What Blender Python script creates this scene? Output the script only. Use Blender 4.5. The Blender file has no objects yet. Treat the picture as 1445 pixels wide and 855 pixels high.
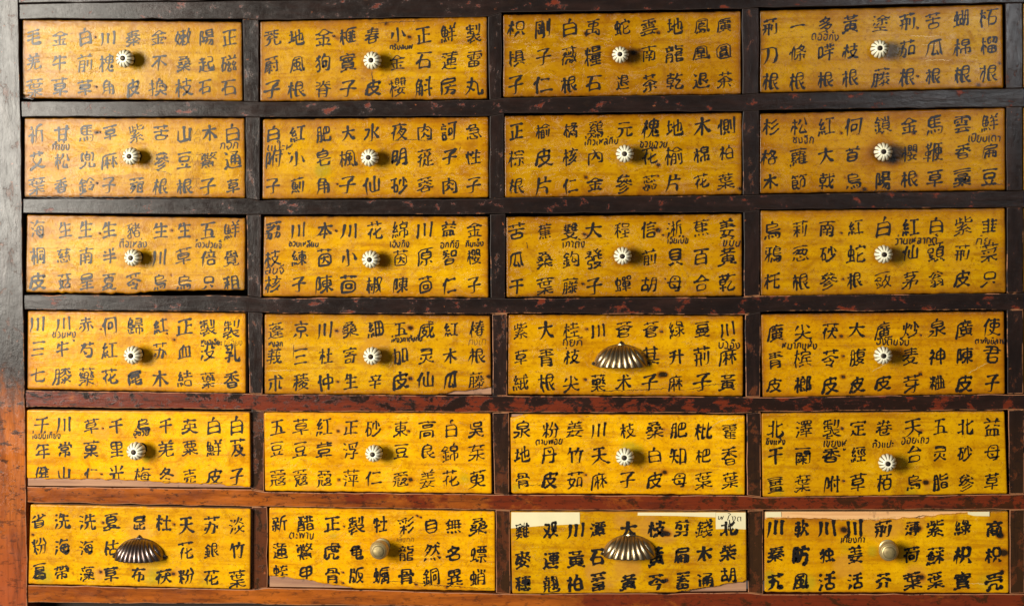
import bpy, bmesh, math, random, json
import numpy as np
from mathutils import Matrix, Vector
random.seed(7)
rng = np.random.default_rng(11)
S = bpy.context.scene
COL = S.collection

# ------------------------------------------------------------------ camera
PW, PH, LENS = 1445.0, 855.0, 70.0
FPX = LENS / 36.0 * PW
CX, CZ, CD = 0.2853, 0.1753, 2.4882            # eye: right of centre, a little above the middle
YAW, PIT, ROL = -0.1117, -0.0690, -0.0102
cy_, sy_ = math.cos(YAW), math.sin(YAW)
cp_, sp_ = math.cos(PIT), math.sin(PIT)
cr_, sr_ = math.cos(ROL), math.sin(ROL)
R1 = np.array([[cy_, -sy_, 0], [sy_, cy_, 0], [0, 0, 1.0]])
R2 = np.array([[1.0, 0, 0], [0, cp_, sp_], [0, -sp_, cp_]])
R3 = np.array([[cr_, 0, sr_], [0, 1, 0], [-sr_, 0, cr_]])
RR = R3 @ R2 @ R1                               # rows: right, forward, up
EYE = np.array([CX, -CD, CZ])
cam = bpy.data.cameras.new('camera')
cam.lens = LENS; cam.sensor_width = 36.0; cam.sensor_fit = 'HORIZONTAL'
cam.clip_start = 0.05; cam.clip_end = 100
camo = bpy.data.objects.new('camera', cam); COL.objects.link(camo)
M = Matrix.Identity(4)
for i in range(3):
    M[i][0] = RR[0][i]; M[i][1] = RR[2][i]; M[i][2] = -RR[1][i]; M[i][3] = EYE[i]
camo.matrix_world = M
S.camera = camo

def at(u, v, y=0.0):
    """point of the plane y = const seen at photo pixel (u, v): used to survey the cabinet front"""
    d = np.array([(u - PW / 2) / FPX, 1.0, (PH / 2 - v) / FPX]) @ RR
    k = (y - EYE[1]) / d[1]
    return EYE + d * k

# ------------------------------------------------------------------ light
W = bpy.data.worlds.new('World'); S.world = W; W.use_nodes = True
bg = W.node_tree.nodes['Background']
bg.inputs[0].default_value = (0.95, 0.96, 1.0, 1); bg.inputs[1].default_value = 0.07

def area(name, loc, target, sx, sz, energy, color):
    l = bpy.data.lights.new(name, 'AREA'); l.shape = 'RECTANGLE'; l.size = sx; l.size_y = sz
    l.energy = energy; l.color = color
    o = bpy.data.objects.new(name, l); COL.objects.link(o)
    o.location = loc
    o.rotation_euler = (Vector(target) - Vector(loc)).to_track_quat('-Z', 'Y').to_euler()
    return o
area('window_light', (-2.27, -3.15, 0.50), (-0.25, 0, -0.15), 1.25, 1.5, 325, (1.0, 0.94, 0.82))
area('doorway_light', (0.86, -2.7, 0.54), (0.5, 0, 0.2), 0.34, 0.16, 8, (0.92, 0.97, 1.0))

S.view_settings.view_transform = 'Standard'
S.view_settings.look = 'None'
S.view_settings.exposure = 0.0
S.view_settings.gamma = 1.0

# ------------------------------------------------------------------ node helpers
class NT:
    def __init__(s, name):
        s.m = bpy.data.materials.new(name); s.m.use_nodes = True
        s.t = s.m.node_tree; s.b = s.t.nodes['Principled BSDF']
        s.pos = s.t.nodes.new('ShaderNodeNewGeometry').outputs['Position']
    def n(s, typ, **kw):
        x = s.t.nodes.new(typ)
        for k, v in kw.items(): setattr(x, k, v)
        return x
    def set(s, sock, v):
        if hasattr(v, 'is_output') or isinstance(v, bpy.types.NodeSocket): s.t.links.new(v, sock)
        elif isinstance(v, (tuple, list)): sock.default_value = (*v, 1) if len(v) == 3 and len(sock.default_value) == 4 else v
        else: sock.default_value = v
    def math(s, op, a, b=0.0, c=None, clamp=False):
        x = s.n('ShaderNodeMath', operation=op, use_clamp=clamp)
        s.set(x.inputs[0], a); s.set(x.inputs[1], b)
        if c is not None: s.set(x.inputs[2], c)
        return x.outputs[0]
    def map(s, v, a, b, c=0.0, d=1.0):
        x = s.n('ShaderNodeMapRange', interpolation_type='SMOOTHSTEP'); x.clamp = True
        s.set(x.inputs[0], v); s.set(x.inputs[1], a); s.set(x.inputs[2], b); s.set(x.inputs[3], c); s.set(x.inputs[4], d)
        return x.outputs[0]
    def scale(s, v, sc, off=(0, 0, 0)):
        x = s.n('ShaderNodeMapping'); s.set(x.inputs[0], v); x.inputs[3].default_value = sc; x.inputs[1].default_value = off
        return x.outputs[0]
    def noise(s, vec, sc, detail=4, rough=0.55, dist=0.0):
        x = s.n('ShaderNodeTexNoise'); s.set(x.inputs['Vector'], vec); x.inputs['Scale'].default_value = sc
        x.inputs['Detail'].default_value = detail; x.inputs['Roughness'].default_value = rough; x.inputs['Distortion'].default_value = dist
        return x.outputs['Fac']
    def mix(s, f, a, b, mode='MIX'):
        x = s.n('ShaderNodeMix', data_type='RGBA', blend_type=mode)
        s.set(x.inputs['Factor'], f); s.set(x.inputs[6], a); s.set(x.inputs[7], b)
        return x.outputs[2]
    def xyz(s, v):
        x = s.n('ShaderNodeSeparateXYZ'); s.set(x.inputs[0], v); return x.outputs
    def bump(s, h, strength, dist):
        x = s.n('ShaderNodeBump'); s.set(x.inputs['Height'], h)
        x.inputs['Strength'].default_value = strength; x.inputs['Distance'].default_value = dist
        s.t.links.new(x.outputs[0], s.b.inputs['Normal'])
    def p(s, name, v): s.set(s.b.inputs[name], v)

# ------------------------------------------------------------------ materials
def mat_yellow():
    q = NT('aged_yellow_paint'); P = q.pos
    big = q.noise(P, 9, 5, 0.6)
    streak = q.noise(q.scale(P, (7, 7, 95)), 1.0, 6, 0.65, 0.4)
    fine = q.noise(q.scale(P, (1, 1, 1.5)), 190, 6, 0.8)
    mott = q.noise(P, 55, 6, 0.7)
    c = q.mix(q.map(big, 0.35, 0.68), (0.67, 0.350, 0.0010), (0.56, 0.255, 0.0010))
    c = q.mix(q.map(streak, 0.45, 0.70, 0, 0.72), c, (0.34, 0.120, 0.002))
    c = q.mix(q.map(mott, 0.50, 0.72, 0, 0.60), c, (0.38, 0.145, 0.004))
    c = q.mix(q.map(mott, 0.47, 0.25, 0, 0.50), c, (0.80, 0.44, 0.006))
    c = q.mix(q.map(fine, 0.53, 0.66, 0, 0.75), c, (0.24, 0.085, 0.003))
    c = q.mix(q.map(fine, 0.44, 0.28, 0, 0.55), c, (0.84, 0.50, 0.004))
    patch = q.noise(q.scale(P, (1, 1, 1.3), (4, 4, 4)), 26, 7, 0.72, 0.6)
    c = q.mix(q.map(patch, 0.51, 0.66, 0, 0.68), c, (0.33, 0.120, 0.002))
    spk = q.map(q.noise(P, 330, 4, 0.7), 0.66, 0.72)
    c = q.mix(q.math('MULTIPLY', spk, 0.7), c, (0.09, 0.035, 0.004))
    # hairline crazing
    cr = q.noise(q.scale(P, (18, 18, 34), (3, 1, 2)), 1.0, 7, 0.72, 1.2)
    line = q.map(q.math('ABSOLUTE', q.math('SUBTRACT', cr, 0.5)), 0.0, 0.007, 1, 0)
    gate = q.map(q.noise(P, 14, 2), 0.52, 0.66)
    c = q.mix(q.math('MULTIPLY', q.math('MULTIPLY', line, gate), 0.6), c, (0.16, 0.06, 0.01))
    cr2 = q.noise(q.scale(P, (26, 26, 60), (9, 4, 7)), 1.0, 6, 0.7, 0.8)
    line2 = q.map(q.math('ABSOLUTE', q.math('SUBTRACT', cr2, 0.5)), 0.0, 0.008, 1, 0)
    gate2 = q.map(q.noise(P, 17, 2), 0.42, 0.30)
    c = q.mix(q.math('MULTIPLY', q.math('MULTIPLY', line2, gate2), 0.55), c, (0.85, 0.60, 0.16))
    at_ = q.n('ShaderNodeAttribute', attribute_name='wear')
    sp = q.n('ShaderNodeSeparateColor'); q.t.links.new(at_.outputs['Color'], sp.inputs[0])
    nz = q.noise(P, 130, 5, 0.7); nl = q.noise(P, 42, 5, 0.65)
    mod = q.math('ADD', q.math('MULTIPLY', nz, 0.9), q.math('MULTIPLY', nl, 0.9))      # about 0.9 +- 0.3
    pk = q.map(q.math('MULTIPLY', sp.outputs[1], mod), 0.18, 0.62)
    c = q.mix(q.math('MULTIPLY', pk, 0.72), c, q.mix(nz, (0.60, 0.29, 0.030), (0.42, 0.17, 0.022)))
    gn = q.map(q.math('MULTIPLY', sp.outputs[2], mod), 0.20, 0.75)
    c = q.mix(q.math('MULTIPLY', gn, 0.6), c, (0.30, 0.25, 0.012))
    amb = q.map(q.math('MULTIPLY', sp.outputs[0], mod), 0.03, 0.45)
    c = q.mix(q.math('MULTIPLY', amb, 0.65), c, (0.36, 0.115, 0.003))
    gr = q.map(q.math('MULTIPLY', sp.outputs[0], mod), 0.25, 0.90)
    c = q.mix(q.math('MULTIPLY', gr, 0.85), c, (0.105, 0.034, 0.006))
    gd = q.map(q.math('MULTIPLY', sp.outputs[0], mod), 0.70, 1.05)
    c = q.mix(q.math('MULTIPLY', gd, 0.92), c, (0.014, 0.010, 0.008))
    ob = q.n('ShaderNodeObjectInfo')
    c = q.mix(1.0, c, ob.outputs['Color'], 'MULTIPLY')
    q.p('Base Color', c)
    q.p('Roughness', q.map(nl, 0.3, 0.7, 0.15, 0.27))
    q.b.inputs['Specular IOR Level'].default_value = 0.14
    h = q.math('ADD', q.math('MULTIPLY', q.noise(P, 150, 6, 0.65, 0.5), 1.0), q.math('MULTIPLY', streak, 0.7))
    h = q.math('SUBTRACT', h, q.math('MULTIPLY', line, 0.25))
    q.bump(h, 0.30, 0.0008)
    return q.m

def mat_frame(name, post=False):
    q = NT(name); P = q.pos
    x, y, z = q.xyz(P)
    vec = q.scale(P, (26, 26, 5)) if post == 'v' else q.scale(P, (5, 26, 26))
    grain = q.noise(vec, 1.6, 8, 0.68, 0.3)
    n1 = q.noise(q.scale(P, (1, 1, 1.5) if post != 'v' else (1.5, 1, 1)), 38, 9, 0.72, 0.3)
    n2 = q.noise(q.scale(P, (1, 1, 1.4), (5, 2, 9)), 11, 8, 0.66, 0.2)
    n3 = q.noise(P, 95, 5, 0.7)
    # wear of the lacquer: more towards the foot and the left end of the cabinet
    low = q.map(z, 0.02, -0.40)
    left = q.map(x, 0.45, -0.62)
    k = 1.0 if post != 'v' else 0.35
    w = q.math('ADD', q.math('MULTIPLY', low, 0.17 * k), q.math('MULTIPLY', q.math('MULTIPLY', low, left), 0.44 * k))
    c = q.mix(q.map(grain, 0.42, 0.72), (0.0090, 0.0058, 0.0052), (0.021, 0.0105, 0.0085))
    c = q.mix(q.map(q.math('ADD', low, q.math('MULTIPLY', n2, 0.3)), 0.25, 1.05, 0, 0.9), c, (0.050, 0.0150, 0.0045) if post != 'v' else (0.034, 0.0150, 0.0060))
    fr = q.map(q.math('ADD', n1, w), 0.575, 0.63)
    c = q.mix(q.math('MULTIPLY', fr, 0.80), c, (0.135, 0.020, 0.006) if post != 'v' else (0.085, 0.0235, 0.008))
    fo = q.map(q.math('ADD', q.math('MULTIPLY_ADD', n2, 0.75, q.math('MULTIPLY', n1, 0.25)), w), 0.72, 0.82)
    c = q.mix(fo, c, q.mix(q.map(grain, 0.35, 0.7), (0.30, 0.078, 0.008), (0.13, 0.028, 0.005)))
    if post == 'v':
        edge = q.math('ADD', z, q.math('MULTIPLY', q.math('SUBTRACT', n1, 0.5), 0.10))
        edge = q.math('ADD', edge, q.math('MULTIPLY', q.math('ADD', x, 0.64), 0.25))
        bare = q.math('MULTIPLY', q.map(edge, -0.085, -0.150), q.map(x, -0.55, -0.60))
        oc = q.mix(q.map(grain, 0.35, 0.68), (0.34, 0.088, 0.007), (0.17, 0.038, 0.006))
        oc = q.mix(q.map(z, -0.22, -0.40), oc, (0.23, 0.050, 0.014))
        oc = q.mix(q.map(n3, 0.60, 0.72, 0, 0.6), oc, (0.07, 0.02, 0.010))
        c = q.mix(bare, c, oc)
    chip = q.map(q.noise(q.scale(P, (1, 1, 1), (2, 8, 4)), 120, 4, 0.65), 0.68, 0.71)
    c = q.mix(q.math('MULTIPLY', chip, 0.7), c, (0.26, 0.075, 0.025))
    blk = q.map(q.noise(q.scale(P, (1, 1, 2.2), (7, 1, 3)), 62, 8, 0.75), 0.535, 0.60)
    blk = q.math('MULTIPLY', blk, q.map(low, 0.55, 1.0, 0.85, 0.45))
    c = q.mix(blk, c, (0.014, 0.008, 0.006))
    st = q.noise(q.scale(P, (9, 120, 120) if post != 'v' else (120, 120, 9), (3, 3, 3)), 1.0, 7, 0.75, 0.5)
    c = q.mix(q.map(st, 0.46, 0.70, 0, 0.75), c, q.mix(0.22, (0.010, 0.006, 0.005), c))
    c = q.mix(q.map(st, 0.42, 0.26, 0, 0.35), c, q.mix(1.0, c, (1.7, 1.6, 1.5), 'MULTIPLY'))
    scr = q.map(q.noise(q.scale(P, (40, 40, 220) if post != 'v' else (220, 40, 40), (1, 7, 3)), 1.0, 5, 0.7), 0.67, 0.74)
    c = q.mix(q.math('MULTIPLY', scr, 0.55), c, (0.22, 0.15, 0.11))
    q.p('Base Color', c)
    q.p('Roughness', q.map(n1, 0.3, 0.75, 0.15, 0.30))
    q.b.inputs['Specular IOR Level'].default_value = 0.19 if post == 'v' else 0.16
    h = q.math('ADD', q.math('MULTIPLY', grain, 1.0), q.math('MULTIPLY', n3, 0.35))
    h = q.math('SUBTRACT', h, q.math('MULTIPLY', fr, 0.12))
    q.bump(h, 0.38, 0.0010)
    return q.m

def mat_edge():
    q = NT('rubbed_edge_wood'); P = q.pos
    x, y, z = q.xyz(P)
    n1 = q.noise(q.scale(P, (1, 1, 1)), 38, 7, 0.7)
    low = q.map(z, 0.30, -0.32)
    f = q.map(q.math('ADD', n1, q.math('MULTIPLY', low, 0.22)), 0.60, 0.70)
    c = q.mix(f, (0.016, 0.009, 0.007), q.mix(q.noise(P, 60, 4), (0.16, 0.042, 0.016), (0.42, 0.20, 0.09)))
    q.p('Base Color', c); q.p('Roughness', 0.5); q.b.inputs['Specular IOR Level'].default_value = 0.2
    q.bump(n1, 0.5, 0.001)
    return q.m

def mat_wood(name, a, b, rough=0.7):
    q = NT(name); P = q.pos
    g = q.noise(q.scale(P, (8, 8, 130)), 1.0, 7, 0.7, 0.4)
    c = q.mix(q.map(g, 0.35, 0.68), a, b)
    s = q.noise(P, 90, 4, 0.7)
    c = q.mix(q.map(s, 0.58, 0.70, 0, 0.55), c, tuple(v * 0.3 for v in b))
    q.p('Base Color', c); q.p('Roughness', rough); q.bump(g, 0.5, 0.001)
    return q.m

def mat_ink(name, col, dens, soft):
    q = NT(name); P = q.pos
    uv = q.n('ShaderNodeUVMap'); uv.uv_map = 'UVMap'
    u, v, _ = q.xyz(uv.outputs[0])
    d = q.math('ABSOLUTE', q.math('MULTIPLY_ADD', u, 2.0, -1.0))
    nb = q.noise(P, 520, 3, 0.6); nd = q.noise(P, 210, 4, 0.7)
    e = q.math('ADD', d, q.math('MULTIPLY', q.math('SUBTRACT', nb, 0.5), 0.9))
    a = q.map(e, 1.0, 1.0 - soft)
    dry = q.map(nd, 0.74, 0.58, 0.45, 1.0)
    a = q.math('MULTIPLY', q.math('MULTIPLY', a, dry), dens)
    q.p('Base Color', col); q.p('Roughness', 0.30); q.p('Alpha', a)
    q.b.inputs['Specular IOR Level'].default_value = 0.22
    return q.m

def mat_china():
    q = NT('cream_glazed_china'); P = q.pos
    a = q.n('ShaderNodeAttribute', attribute_name='groove')
    n = q.noise(P, 420, 4, 0.65)
    c = q.mix(n, (0.76, 0.72, 0.55), (0.62, 0.58, 0.42))
    g = q.map(q.math('ADD', a.outputs['Fac'], q.math('MULTIPLY', q.math('SUBTRACT', n, 0.5), 0.35)), 0.28, 0.78)
    c = q.mix(q.math('MULTIPLY', g, 0.93), c, (0.060, 0.042, 0.018))
    q.p('Base Color', c); q.p('Roughness', 0.24)
    return q.m

def mat_metal(name, a, b, rough, metallic=1.0):
    q = NT(name); P = q.pos
    n = q.noise(P, 130, 5, 0.65); n2 = q.noise(P, 600, 3, 0.6)
    at_ = q.n('ShaderNodeAttribute', attribute_name='groove')
    c = q.mix(q.map(n, 0.35, 0.7), a, b)
    c = q.mix(q.map(at_.outputs['Fac'], 0.35, 0.95, 0, 0.85), c, (0.02, 0.015, 0.012))
    q.p('Base Color', c); q.p('Metallic', metallic); q.p('Roughness', q.map(n, 0.3, 0.7, rough, rough + 0.16))
    q.bump(n2, 0.15, 0.0004)
    return q.m

def mat_plain(name, col, rough=0.6, var=0.25, sc=90):
    q = NT(name)
    n = q.noise(q.pos, sc, 5, 0.65)
    q.p('Base Color', q.mix(n, tuple(v * (1 + var) for v in col), tuple(v * (1 - var) for v in col))); q.p('Roughness', rough)
    return q.m

YEL = mat_yellow()
RAIL = mat_frame('dark_lacquer_rail'); POST = mat_frame('dark_lacquer_upright', 'v'); EDGE = mat_edge()
BOARD = mat_wood('bare_board_wood', (0.32, 0.165, 0.085), (0.19, 0.085, 0.045))
PALE = mat_wood('bare_tan_wood', (0.62, 0.36, 0.15), (0.50, 0.25, 0.09))
BOXW = mat_wood('drawer_box_wood', (0.20, 0.11, 0.06), (0.11, 0.055, 0.03))
DARK = mat_plain('dark_inner_wood', (0.020, 0.013, 0.010), 0.8)
INK = mat_ink('brush_ink', (0.008, 0.007, 0.0065), 1.0, 0.38)
INKB = mat_ink('bold_brush_ink', (0.009, 0.008, 0.008), 1.0, 0.32)
PEN = mat_ink('pen_ink', (0.014, 0.010, 0.009), 1.0, 0.5)
PENCIL = mat_ink('faded_pen', (0.05, 0.035, 0.015), 0.60, 0.8)
SCRATCH = mat_ink('pale_scratch', (0.62, 0.44, 0.16), 0.75, 0.7)
CHINA = mat_china()
STEEL = mat_metal('worn_nickel_brass', (0.40, 0.32, 0.20), (0.25, 0.185, 0.11), 0.28)
PEWTER = mat_metal('worn_pewter', (0.24, 0.19, 0.17), (0.14, 0.10, 0.09), 0.26)
BRASS = mat_metal('old_brass', (0.62, 0.50, 0.25), (0.42, 0.32, 0.15), 0.36, 0.75)
OLDB = mat_metal('tarnished_brass', (0.30, 0.23, 0.10), (0.16, 0.12, 0.055), 0.42, 0.6)
SCREW = mat_metal('dark_screw', (0.05, 0.04, 0.032), (0.03, 0.022, 0.018), 0.45)
IRON = mat_plain('rusty_nail', (0.012, 0.008, 0.006), 0.9)
TAPE = mat_plain('aged_paper', (0.56, 0.50, 0.30), 0.75, 0.10, 60)

# ------------------------------------------------------------------ object helpers
def empty(name, loc):
    o = bpy.data.objects.new(name, None); COL.objects.link(o)
    o.location = loc; o.empty_display_size = 0.02
    return o

def link(name, me, mats, parent=None, org=(0, 0, 0), smooth=True):
    for m in (mats if isinstance(mats, (list, tuple)) else [mats]): me.materials.append(m)
    if smooth and len(me.polygons):
        me.polygons.foreach_set('use_smooth', [True] * len(me.polygons))
    o = bpy.data.objects.new(name, me); COL.objects.link(o)
    if parent: o.parent = parent
    return o

def mesh(name, v, f, org=(0, 0, 0)):
    me = bpy.data.meshes.new(name)
    v = np.asarray(v, float) - np.asarray(org, float)
    me.from_pydata(v.tolist(), [], f); me.update()
    return me

def boxes(lst, org):
    v, f = [], []
    for (x0, x1, y0, y1, z0, z1) in lst:
        b = len(v)
        v += [(x, y, z) for z in (z0, z1) for y in (y0, y1) for x in (x0, x1)]
        f += [tuple(b + i for i in q) for q in ((0, 2, 3, 1), (4, 5, 7, 6), (0, 1, 5, 4), (1, 3, 7, 5), (3, 2, 6, 7), (2, 0, 4, 6))]
    return mesh('box', v, f, org)

def beam(name, A, B, yf, depth, mat, parent, bev=0.0009, step=0.02, jit=0.00035):
    """a timber between two edge polylines A and B (points on the front plane), given a depth"""
    A = [np.array(a) for a in A]; B = [np.array(b) for b in B]
    def rs(L, n_each):
        out = []
        for (p, q_), n in zip(zip(L, L[1:]), n_each):
            out += [p + (q_ - p) * (i / n) for i in range(n)]
        return out + [L[-1]]
    ne = [max(1, int(round(np.linalg.norm(q_ - p) / step))) for p, q_ in zip(A, A[1:])]
    A2, B2 = rs(A, ne), rs(B, ne)
    n = len(A2); v = []
    for a, b in zip(A2, B2):
        d = (b - a) / np.linalg.norm(b - a)
        a = a + d * rng.normal(0, jit); b = b + d * rng.normal(0, jit)
        yy = yf
        v += [(a[0], yy, a[2]), (b[0], yy, b[2]), (b[0], yf + depth, b[2]), (a[0], yf + depth, a[2])]
    f = []
    for i in range(n - 1):
        k, l = 4 * i, 4 * i + 4
        f += [(k, k + 1, l + 1, l), (k + 1, k + 2, l + 2, l + 1), (k + 2, k + 3, l + 3, l + 2), (k + 3, k, l, l + 3)]
    f += [(0, 3, 2, 1), (4 * n - 4, 4 * n - 3, 4 * n - 2, 4 * n - 1)]
    me = mesh(name, v, f)
    bm = bmesh.new(); bm.from_mesh(me); bmesh.ops.recalc_face_normals(bm, faces=bm.faces)
    ed = [e for e in bm.edges if len(e.link_faces) == 2 and e.calc_face_angle(0) > 1.0]
    bmesh.ops.bevel(bm, geom=ed, offset=bev, segments=2, profile=0.6, affect='EDGES', clamp_overlap=True, material=1)
    bm.to_mesh(me); bm.free()
    return link(name, me, [mat, EDGE], parent, smooth=False)

def lathe(prof, nseg, center, axis_tilt=(0, 0), ribs=0, amp=0.0, org=(0, 0, 0), spin=0.0):
    """profile (radius, distance out from the wall) turned about an axis leaving the drawer front (-Y)"""
    v, f, g = [], [], []
    for (r, h, *k) in prof:
        w = k[0] if k else 0.0
        for j in range(nseg):
            t = 2 * math.pi * j / nseg + spin
            c = abs(math.cos(ribs * t / 2)) if ribs else 1.0       # lobes with sharp grooves between
            rr = r * (1 - amp * w * (1 - c ** 0.7))
            g.append(w * (1 - c))
            p = Vector((rr * math.cos(t), -h, rr * math.sin(t)))
            p.x += axis_tilt[0] * h; p.z += axis_tilt[1] * h
            v.append((center[0] + p.x, center[1] + p.y, center[2] + p.z))
    m = len(prof)
    for i in range(m - 1):
        for j in range(nseg):
            a, b = i * nseg + j, i * nseg + (j + 1) % nseg
            f.append((a, b, b + nseg, a + nseg))
    f.append(tuple(range((m - 1) * nseg, m * nseg)))
    f.append(tuple(reversed(range(nseg))))
    me = mesh('turned', v, f, org)
    ca = me.color_attributes.new('groove', 'FLOAT_COLOR', 'POINT')
    g = np.array(g); ca.data.foreach_set('color', np.stack([g, g, g, np.ones_like(g)], 1).ravel())
    return me

# ------------------------------------------------------------------ survey of the front (photo pixels)
s1, s2, s4 = 365 / 1445, 350 / 1445, 385 / 1445
def crop(r, c):
    o = [(0, 355, 695, 1060)[c], (0, 140, 285, 425, 565, 705)[r], (s1, s2, s1, s4)[c]]
    if (r, c) == (5, 1): o[2] = 360 / 1445
    if (r, c) == (5, 2): o[2] = 375 / 1445
    return o
FRONT = {
 (0,0):[(125,112),(1350,125),(1355,565),(120,550)], (0,1):[(48,127),(1372,100),(1372,578),(48,592)],
 (0,2):[(58,85),(1388,65),(1390,527),(58,545)],     (0,3):[(45,60),(1332,25),(1337,467),(45,493)],
 (1,0):[(135,107),(1365,107),(1370,552),(132,547)], (1,1):[(65,118),(1380,105),(1380,573),(62,582)],
 (1,2):[(65,95),(1393,77),(1393,533),(68,550)],     (1,3):[(45,78),(1345,47),(1347,482),(45,500)],
 (2,0):[(150,72),(1370,90),(1370,492),(140,505)],   (2,1):[(72,85),(1378,85),(1380,557),(65,550)],
 (2,2):[(75,85),(1393,67),(1395,525),(78,532)],     (2,3):[(48,48),(1345,33),(1350,482),(50,497)],
 (3,0):[(155,55),(1373,67),(1373,513),(152,490)],   (3,1):[(75,75),(1390,85),(1398,545),(75,540)],
 (3,2):[(88,75),(1400,82),(1400,530),(85,520)],     (3,3):[(52,70),(1340,55),(1345,490),(60,508)],
 (4,0):[(150,52),(1395,65),(1400,490),(150,478)],   (4,1):[(72,68),(1393,75),(1400,540),(78,525)],
 (4,2):[(98,75),(1410,82),(1410,525),(105,518)],    (4,3):[(55,68),(1342,57),(1357,492),(60,510)],
 (5,0):[(170,25),(1400,50),(1397,498),(158,468)],   (5,1):[(100,42),(1378,65),(1380,515),(97,495)],
 (5,2):[(97,63),(1380,65),(1382,499),(107,510)],    (5,3):[(70,62),(1362,60),(1365,493),(70,487)]}
PROUD = {0:[-.004]*4, 1:[-.003]*4, 2:[-.0035,-.003,-.003,-.003], 3:[.0015,-.003,-.003,.001],
         4:[.005,.003,-.003,.004], 5:[.006,.001,.004,.0]}
# openings: y of the top and bottom edge at the left and right end of every column
OT = [[(27,27),(28,23.5),(18,12.6),(11,4.5)], [(165,165),(165.4,163.7),(160,157),(155.5,151)],
      [(300.7,303),(302.4,302.4),(301.4,299),(295.7,292.5)], [(436.4,440),(441.5,443),(442,444),(439.7,437)],
      [(574,577.6),(580,581.5),(581.4,583),(581,578)], [(708,714.6),(714.5,718.7),(719.5,719.5),(719,718.5)]]
OB = [[(143,143.5),(144.6,141.7),(138.6,133.4),(132.6,125.4)], [(280.4,280.6),(283,281),(279.2,275.8),(274.8,269.6)],
      [(416,417.6),(420.6,420.6),(421.4,419),(417.6,414)], [(551,555),(556.4,558.4),(558.4,560),(560.6,556)],
      [(686.5,690),(694,697),(698,699),(701.4,697.2)], [(825,831.5),(829,836.5),(838,836),(838,837.5)]]
VL = [(26.5,29,31.6,34.6,36.4,38), (364.7,366.6,368.2,370.7,372.7,377.4), (707.6,710.7,712.7,715.7,718.5,719.5), (1070.6,1071,1072,1073,1073.6,1077)]
VR = [(342.8,346.8,348.4,350,354.4,355.2), (689,691,691,695,695,699.8), (1047,1048,1049,1051,1053.2,1055), (1419,1420,1420.6,1421,1423,1424.6)]
XR5 = (1443, 1443, 1443.5, 1444, 1445, 1446)
CW5 = 352.0

# ------------------------------------------------------------------ the cabinet
cab = empty('medicine_cabinet', at(722, 880))
cab['label'] = 'old dark lacquered apothecary cabinet frame, worn to orange wood at its lower left'
cab['category'] = 'cabinet'
cab_o = np.array(cab.location)

def cbeam(*a, **k):
    o = beam(*a, **k)
    o.data.transform(Matrix.Translation(-cab.location))
    return o
XS = []                                                # knot columns for the rails
for c in range(4): XS += [('L', c), ('R', c)]
def rail_pts(table, r):
    pts = []
    for c in range(4):
        pts.append((VL[c][r], table[r][c][0])); pts.append((VR[c][r], table[r][c][1]))
    k = (pts[-1][1] - pts[-2][1]) / (pts[-1][0] - pts[-2][0])
    for x in (XR5[r], XR5[r] + CW5): pts.append((x, pts[7][1] + k * (x - pts[7][0]) * 0.8))
    return pts
def PL(pts, y=0.0): return [at(u, v, y) for u, v in pts]
DEP = 0.024
# rails between the rows
for r in range(5):
    cbeam('rail', PL(rail_pts(OB, r)), PL([(u if i < 99 else u, v) for i, (u, v) in enumerate(rail_pts(OT, r + 1))]), 0.0, DEP, RAIL, cab)
top = rail_pts(OT, 0)
seam = [(26, 5.6), (180, 3.6), (345, 1.8), (520, -0.5), (700, -3), (1050, -8), (1420, -14), (1800, -20)]
su = np.interp([p[0] for p in top], [p[0] for p in seam], [p[1] for p in seam])
cbeam('top_rail', PL([(p[0], y) for p, y in zip(top, su)]), PL(top), 0.0, DEP, RAIL, cab)
cbeam('cornice', PL([(p[0], y - 46) for p, y in zip(top, su)]), PL([(p[0], y - 1.2) for p, y in zip(top, su)]), -0.0015, DEP, RAIL, cab)
bot = rail_pts(OB, 5)
low_y = [849.2, 851.5, 852.2, 856, 857.5, 859, 860, 861.5, 862, 864]
cbeam('bottom_rail', PL(bot), PL([(p[0], y) for p, y in zip(bot, low_y)]), -0.0005, DEP, RAIL, cab)
# uprights between the columns, butted between the rails
for c in range(4):
    for r in range(6):
        xl0 = VR[c][r]; xr0 = (VL[c + 1][r] if c < 3 else XR5[r])
        nl = VR[c][min(r + 1, 5)]
        yt0, yt1 = OT[r][c][1], (OT[r][c + 1][0] if c < 3 else OT[r][c][1] - 0.6)
        yb0, yb1 = OB[r][c][1], (OB[r][c + 1][0] if c < 3 else OB[r][c][1] - 0.6)
        g = 0.35
        cbeam('upright', PL([(xl0, yt0 + g), (xl0 + (nl - xl0) * 0.5 if r < 5 else xl0 + .3, yb0 - g)], 0.0012),
              PL([(xr0, yt1 + g), (xr0, yb1 - g)], 0.0012), 0.0012, DEP - 0.002, POST, cab)
# left post, right post
pin = [(23.2, -60), (25.6, 0), (27, 75), (29.0, 150), (30.6, 290), (32.6, 430), (34.6, 560), (36.6, 700), (38.4, 855), (39.4, 930)]
cbeam('corner_post', PL([(-34, y) for x, y in pin], -0.003), PL(pin, -0.003), -0.003, 0.05, POST, cab)
xr = XR5[0] + CW5
cbeam('corner_post', PL([(xr + 1 + i, y) for i, y in enumerate((-60, 200, 500, 930))], -0.003), PL([(xr + 60 + i, y) for i, y in enumerate((-60, 200, 500, 930))], -0.003), -0.003, 0.05, POST, cab)
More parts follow.
